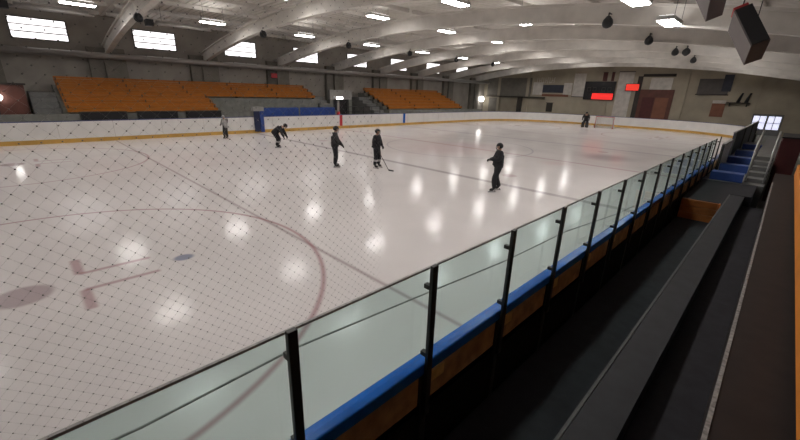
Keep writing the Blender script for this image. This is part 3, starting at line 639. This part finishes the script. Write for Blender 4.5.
def person(loc, heading, pose, scale, lab, top='cloth_black', legs='cloth_black', sock=None, helm='helmet', name='hockey_player', pads=False):
    J = {k: Vector(v) for k, v in {**STAND, **pose}.items()}
    t = thing(name, lab, 'person', loc, heading); t.scale = (scale,)*3
    fwd = V3(1,0,0)
    up = (J['head']-J['neck']).normalized()
    # body: one continuous skin
    nd = dict(pelvis=(J['pelvis'],.12), spine=(J['spine'],.115), chest=(J['chest'],.135), neck=(J['neck'],.06), skull0=(J['neck'].lerp(J['head'],.45),.055), skull=(J['head'],.085), crown=(J['head']+up*.07,.07))
    ed = [('pelvis','spine'),('spine','chest'),('chest','neck'),('neck','skull0'),('skull0','skull'),('skull','crown')]
    for s in 'LR':
        nd['sh'+s] = (J['sh'+s],.062); nd['el'+s] = (J['el'+s],.045); nd['wr'+s] = (J['wr'+s],.03)
        nd['hip'+s] = (J['hip'+s],.09); nd['kn'+s] = (J['kn'+s],.06); nd['an'+s] = (J['an'+s],.042)
        nd['toe'+s] = (J['an'+s]+V3(.15,.0,-.075),.035)
        ed += [('chest','sh'+s),('sh'+s,'el'+s),('el'+s,'wr'+s),('pelvis','hip'+s),('hip'+s,'kn'+s),('kn'+s,'an'+s),('an'+s,'toe'+s)]
    body = mobj('body', skin_mesh(nd, ed, 'pelvis'), 'skin', t)
    # face features merged into the body mesh
    bm = bmesh.new(); bm.from_mesh(body.data); H = J['head']
    side = up.cross(fwd).normalized(); fw = side.cross(up).normalized()
    def blob(c, sx, sy, sz, mi, seg=8):
        r = bmesh.ops.create_uvsphere(bm, u_segments=seg, v_segments=6, radius=1)
        for v in r['verts']: q = v.co.copy(); v.co = c+fw*q.x*sx+side*q.y*sy+up*q.z*sz
        for f in {f for v in r['verts'] for f in v.link_faces}: f.material_index = mi; f.smooth = True
    blob(H+fw*.083-up*.01, .022, .014, .028, 0); blob(H+fw*.073-up*.055, .012, .028, .009, 2)
    for s in (-1,1): blob(H+fw*.073+side*.032*s+up*.02, .012, .014, .009, 1); blob(H+side*.086*s, .018, .012, .03, 0)
    blob(H+fw*.03-up*.06, .05, .055, .045, 0)
    bm.to_mesh(body.data); bm.free(); body.data.materials.append(M['eye']); body.data.materials.append(M['lip'])
    # jacket and trousers
    nd = dict(spine=(J['spine'],.175), hem=(J['pelvis'].lerp(J['spine'],-.75),.175), chest=(J['chest'],.185), collar=(J['chest'].lerp(J['neck'],.8),.10)); ed = [('spine','hem'),('spine','chest'),('chest','collar')]
    for s in 'LR': nd['sh'+s] = (J['sh'+s],.095); nd['el'+s] = (J['el'+s],.08); nd['wr'+s] = (J['wr'+s],.06); ed += [('chest','sh'+s),('sh'+s,'el'+s),('el'+s,'wr'+s)]
    mobj('jacket', skin_mesh(nd, ed, 'spine'), top, t)
    nd = dict(waist=(J['pelvis'].lerp(J['spine'],.75),.14), seat=(J['pelvis'],.16)); ed = [('waist','seat')]
    k_ = 1.35 if pads else 1.
    for s in 'LR': nd['hip'+s] = (J['hip'+s],.125); nd['kn'+s] = (J['kn'+s],.098*k_); nd['cf'+s] = (J['kn'+s].lerp(J['an'+s],.35),.10*k_); nd['an'+s] = (J['an'+s]+V3(-.01,0,-.01),.072*k_); ed += [('seat','hip'+s),('hip'+s,'kn'+s),('kn'+s,'cf'+s),('cf'+s,'an'+s)]
    mobj('trousers', skin_mesh(nd, ed, 'seat'), legs, t)
    for s, sg in (('L',1),('R',-1)):
        if sock:
            bm = bmesh.new(); a, b = J['kn'+s], J['an'+s]; tube(bm, [a.lerp(b,.30), a.lerp(b,.42), a.lerp(b,.55)], [.093,.098,.09], 14); obj('sock_stripe', bm, sock, t, smooth=True)
        # glove: palm, four fingers and a thumb
        w = J['wr'+s]; d = (w-J['el'+s]).normalized(); lat = d.cross(V3(0,0,1)); lat = lat.normalized() if lat.length > .1 else V3(0,1,0); nrm = lat.cross(d).normalized()
        if nrm.z > 0: nrm = -nrm
        nd = dict(cuff=(w-d*.04,.062), wrist=(w,.045), palm=(w+d*.06,.046)); ed = [('cuff','wrist'),('wrist','palm')]
        me = skin_mesh(nd, ed, 'palm', 2); gl_ = mobj('glove', me, 'black', t)
        bm = bmesh.new(); bm.from_mesh(gl_.data)
        for q, (off, ln) in enumerate(((-.033,.075),(-.011,.088),(.011,.083),(.033,.064))):
            p0 = w+d*.06+lat*off; tube(bm, [p0, p0+d*ln*.5+nrm*.006, p0+d*ln*.85+nrm*ln*.35, p0+d*ln*.8+nrm*ln*.75], [.013,.0125,.0115,.009], 8)
        p0 = w+d*.025-lat*.03*sg; tube(bm, [p0, p0-lat*.03*sg+d*.025+nrm*.01, p0-lat*.03*sg+d*.055+nrm*.03], [.014,.013,.010], 8)
        bm.to_mesh(gl_.data); bm.free(); gl_.data.polygons.foreach_set('use_smooth', [True]*len(gl_.data.polygons))
        # skate: boot and blade on the ice
        an = J['an'+s]; me = skin_mesh(dict(c=(an+V3(-.01,0,.07),.08), h=(an+V3(-.02,0,-.03),.064), m=(an+V3(.07,0,-.045),.054), t=(an+V3(.16,0,-.05),.05)), [('c','h'),('h','m'),('m','t')], 'h', 2)
        sk = mobj('skate', me, 'black', t)
        bm = bmesh.new(); bx(bm, an.x-.08, an.x+.21, an.y-.004, an.y+.004, 0., .035); bx(bm, an.x-.06, an.x-.02, an.y-.012, an.y+.012, .03, an.z-.06); bx(bm, an.x+.12, an.x+.16, an.y-.012, an.y+.012, .03, an.z-.07); obj('blade', bm, 'bracket', sk)
    # helmet with visor cage
    bm = bmesh.new(); r = bmesh.ops.create_uvsphere(bm, u_segments=20, v_segments=14, radius=1)
    for v in bm.verts:
        q = v.co.copy(); v.co = V3(q.x*.125, q.y*.108, q.z*.12)
    kill = [f for f in bm.faces if f.calc_center_median().z < -.065 or (f.calc_center_median().x > .05 and f.calc_center_median().z < .03)]
    bmesh.ops.delete(bm, geom=kill, context='FACES')
    for v in bm.verts: q = v.co.copy(); v.co = H+up*.025+fw*q.x+side*q.y+up*q.z
    h = obj('helmet', bm, helm, t, smooth=True); h.modifiers.new('t', 'SOLIDIFY').thickness = .012
    bm = bmesh.new()
    for q in (-.05,-.025,0,.025,.05): tube(bm, [H+fw*.11+side*q+up*.045, H+fw*.135+side*q*.9-up*.02, H+fw*.105+side*q*.6-up*.09], .003, 5)
    for z in (.02,-.02,-.06): tube(bm, [H+fw*.085+side*-.075+up*z, H+fw*.13+up*z, H+fw*.085+side*.075+up*z], .003, 5)
    obj('face_cage', bm, 'steel', h)
    if pads:
        for s in 'LR':
            a, b = J['kn'+s], J['an'+s]; bm = bmesh.new(); bx(bm, a.x+.07, a.x+.15, a.y-.14, a.y+.14, .08, a.z+.12); obj('leg_pad', bm, 'cloth_char', t, .02)
    return t
def stick(p_top, p_heel, tip, lab, mname='stick'):
    p_top, p_heel, tip = Vector(p_top), Vector(p_heel), Vector(tip)
    t = thing('hockey_stick', lab, 'hockey stick', p_heel); a = p_top-p_heel; b = tip-p_heel
    bm = bmesh.new(); tube(bm, [(0,0,.03), a], .016, 6); obj('shaft', bm, mname, t)
    bm = bmesh.new(); n = b.cross(V3(0,0,1)).normalized()*.008; w = V3(0,0,.065)
    v = [bm.verts.new(p) for p in (-n, n, b+n, b-n, -n+w, n+w, b+n+w, b-n+w)]
    for f in ((0,1,2,3),(4,7,6,5),(0,4,5,1),(1,5,6,2),(2,6,7,3),(3,7,4,0)): bm.faces.new([v[i] for i in f])
    obj('blade', bm, 'black', t, .004)
def local(loc, hd, s, p):
    c, q = math.cos(hd), math.sin(hd); return (loc[0]+s*(c*p[0]-q*p[1]), loc[1]+s*(q*p[0]+c*p[1]), loc[2]+s*p[2])
# nearest skater: black, facing left, forearms out in front
h5 = math.radians(232)
person((-6.45,11.15,0), h5, dict(knL=(.17,.14,.5), anL=(.15,.16,.14), knR=(.0,-.14,.5), anR=(-.15,-.16,.14), elL=(.09,.22,1.14), wrL=(.33,.09,1.15), elR=(.09,-.22,1.14), wrR=(.31,-.09,1.12), head=(.035,0,1.575)), .955,
       'skater in black facing left, arms held out in front, alone nearest the viewer', top='cloth_black', legs='cloth_black')
# second: standing by the middle, facing right
h4 = math.radians(20); L4 = (-12.0,10.6,0)
person(L4, h4, dict(elL=(.06,.23,1.14), wrL=(.22,.10,.98), elR=(-.05,-.24,1.12), wrR=(.12,-.16,.92), knL=(.06,.12,.5), knR=(.03,-.12,.5), anL=(.0,.17,.14), anR=(.0,-.17,.14)), .965,
       'skater in black with white-striped socks leaning on a stick, right one of the standing pair', sock='cloth_white')
stick(local(L4,h4,.965,(-.12,-.02,1.12)), local(L4,h4,.965,(.75,-.30,.0)), local(L4,h4,.965,(1.02,-.36,.0)), 'dark hockey stick held by the right one of the standing pair')
h3 = math.radians(50); L3 = (-13.2,9.3,0)
person(L3, h3, dict(elL=(.10,.22,1.13), wrL=(.26,.08,.98), elR=(.08,-.24,1.12), wrR=(.30,-.12,.95), head=(.06,0,1.57), neck=(.03,0,1.45)), 1.01,
       'skater in black with a pale shoulder mark, left one of the standing pair', top='cloth_char')
# bent-over skater
h2 = math.radians(45); L2 = (-19.7,10.1,0)
person(L2, h2, dict(pelvis=(-.18,0,.80), spine=(-.04,0,.94), chest=(.14,0,1.04), neck=(.28,0,1.10), head=(.40,0,1.15), shL=(.17,.17,1.06), elL=(.28,.23,.80), wrL=(.40,.14,.62),
       shR=(.17,-.17,1.06), elR=(.27,-.23,.82), wrR=(.34,-.16,.60), hipL=(-.18,.09,.77), knL=(.02,.12,.47), anL=(-.10,.13,.14), hipR=(-.18,-.09,.77), knR=(.02,-.12,.47), anR=(-.06,-.13,.14)), 1.04,
       'skater in black bending forward near the far boards', sock='cloth_white')
# pale jersey skater at left
person((-25.1,9.3,0), math.radians(200), dict(pelvis=(-.03,0,.9), wrL=(.28,.12,1.02), wrR=(.26,-.12,1.0), head=(.06,0,1.56)), .85,
       'skater in a pale grey jersey and dark trousers close to the far boards at left', top='cloth_pale', legs='cloth_char', helm='helmet_pale')
# goalkeeper
LG = (-15.45,43.9,0); hg = math.radians(-80)
person(LG, hg, dict(pelvis=(-.08,0,.82), spine=(.0,0,.98), chest=(.08,0,1.14), neck=(.14,0,1.26), head=(.18,0,1.38), shL=(.08,.18,1.22), elL=(.16,.28,1.0), wrL=(.3,.3,.85), shR=(.08,-.18,1.22), elR=(.16,-.28,1.0), wrR=(.3,-.26,.85),
       hipL=(-.08,.1,.78), knL=(.1,.17,.47), anL=(-.02,.22,.14), hipR=(-.08,-.1,.78), knR=(.1,-.17,.47), anR=(-.02,-.22,.14)), 1.13,
       'goalkeeper in dark kit standing beside the distant goal', top='cloth_char', name='goalkeeper', pads=True)
# distant goal
t = thing('hockey_goal', 'distant hockey goal with pale net at the far end of the ice', 'goal', (-14.1,45.6,0))
bm = bmesh.new(); tube(bm, [(-.92,0,0),(-.92,0,1.22),(.92,0,1.22),(.92,0,0)], .035, 10); obj('front_frame', bm, 'red', t, smooth=True)
bm = bmesh.new(); tube(bm, [(-.92,0,.03),(-.95,.6,.03),(-.6,1.05,.03),(.6,1.05,.03),(.95,.6,.03),(.92,0,.03)], .025, 8); tube(bm, [(-.92,0,1.2),(-.5,.5,1.2),(.5,.5,1.2),(.92,0,1.2)], .02, 8); obj('rear_frame', bm, 'fixture', t, smooth=True)
bm = bmesh.new()
P0 = [(-.92,0),(-.95,.6),(-.6,1.05),(.6,1.05),(.95,.6),(.92,0)]; P1 = [(-.92,0),(-.7,.25),(-.5,.5),(.5,.5),(.7,.25),(.92,0)]
def lerpP(P, s):
    s = s*(len(P)-1); i = min(int(s), len(P)-2); f_ = s-i; return (P[i][0]*(1-f_)+P[i+1][0]*f_, P[i][1]*(1-f_)+P[i+1][1]*f_)
for k in range(37):
    a_, b_ = lerpP(P0, k/36), lerpP(P1, k/36); tube(bm, [(a_[0],a_[1],.03),(b_[0],b_[1],1.2)], .008, 4)
for j in range(1, 12):
    q = j/12; tube(bm, [((1-q)*lerpP(P0,k/24)[0]+q*lerpP(P1,k/24)[0], (1-q)*lerpP(P0,k/24)[1]+q*lerpP(P1,k/24)[1], .03+1.17*q) for k in range(25)], .008, 4)
for k in range(12): y = .5*k/12; w_ = .92-.42*k/12; tube(bm, [(-w_,y,1.2),(w_,y,1.2)], .008, 4)
obj('net', bm, 'goalnet', t)

# ------------------------------------------------------------------ camera, world, colour
cam = bpy.data.objects.new('camera', bpy.data.cameras.new('camera')); C.objects.link(cam)
R = Matrix(((.70386428,-.24785211,.66569092),(.7097887,.20867607,-.67279588),(.02784011,.94605688,.32280226)))
cam.matrix_world = Matrix.Translation((0,0,3.1)) @ R.to_4x4()
cam.data.sensor_width = 36; cam.data.lens = 36*373/800; cam.data.clip_start = .05; cam.data.clip_end = 200
S = bpy.context.scene; S.camera = cam
w = bpy.data.worlds.new('world'); S.world = w; w.use_nodes = True
w.node_tree.nodes['Background'].inputs[0].default_value = (.5,.55,.6,1); w.node_tree.nodes['Background'].inputs[1].default_value = .3
S.view_settings.view_transform = 'Standard'; S.view_settings.look = 'None'; S.view_settings.exposure = 0.; S.view_settings.gamma = 1; S.view_settings.use_curve_mapping = False
try:
    S.cycles.use_denoising = True; S.cycles.use_light_tree = True; S.cycles.sample_clamp_indirect = 6; S.cycles.transparent_max_bounces = 16
except Exception: pass
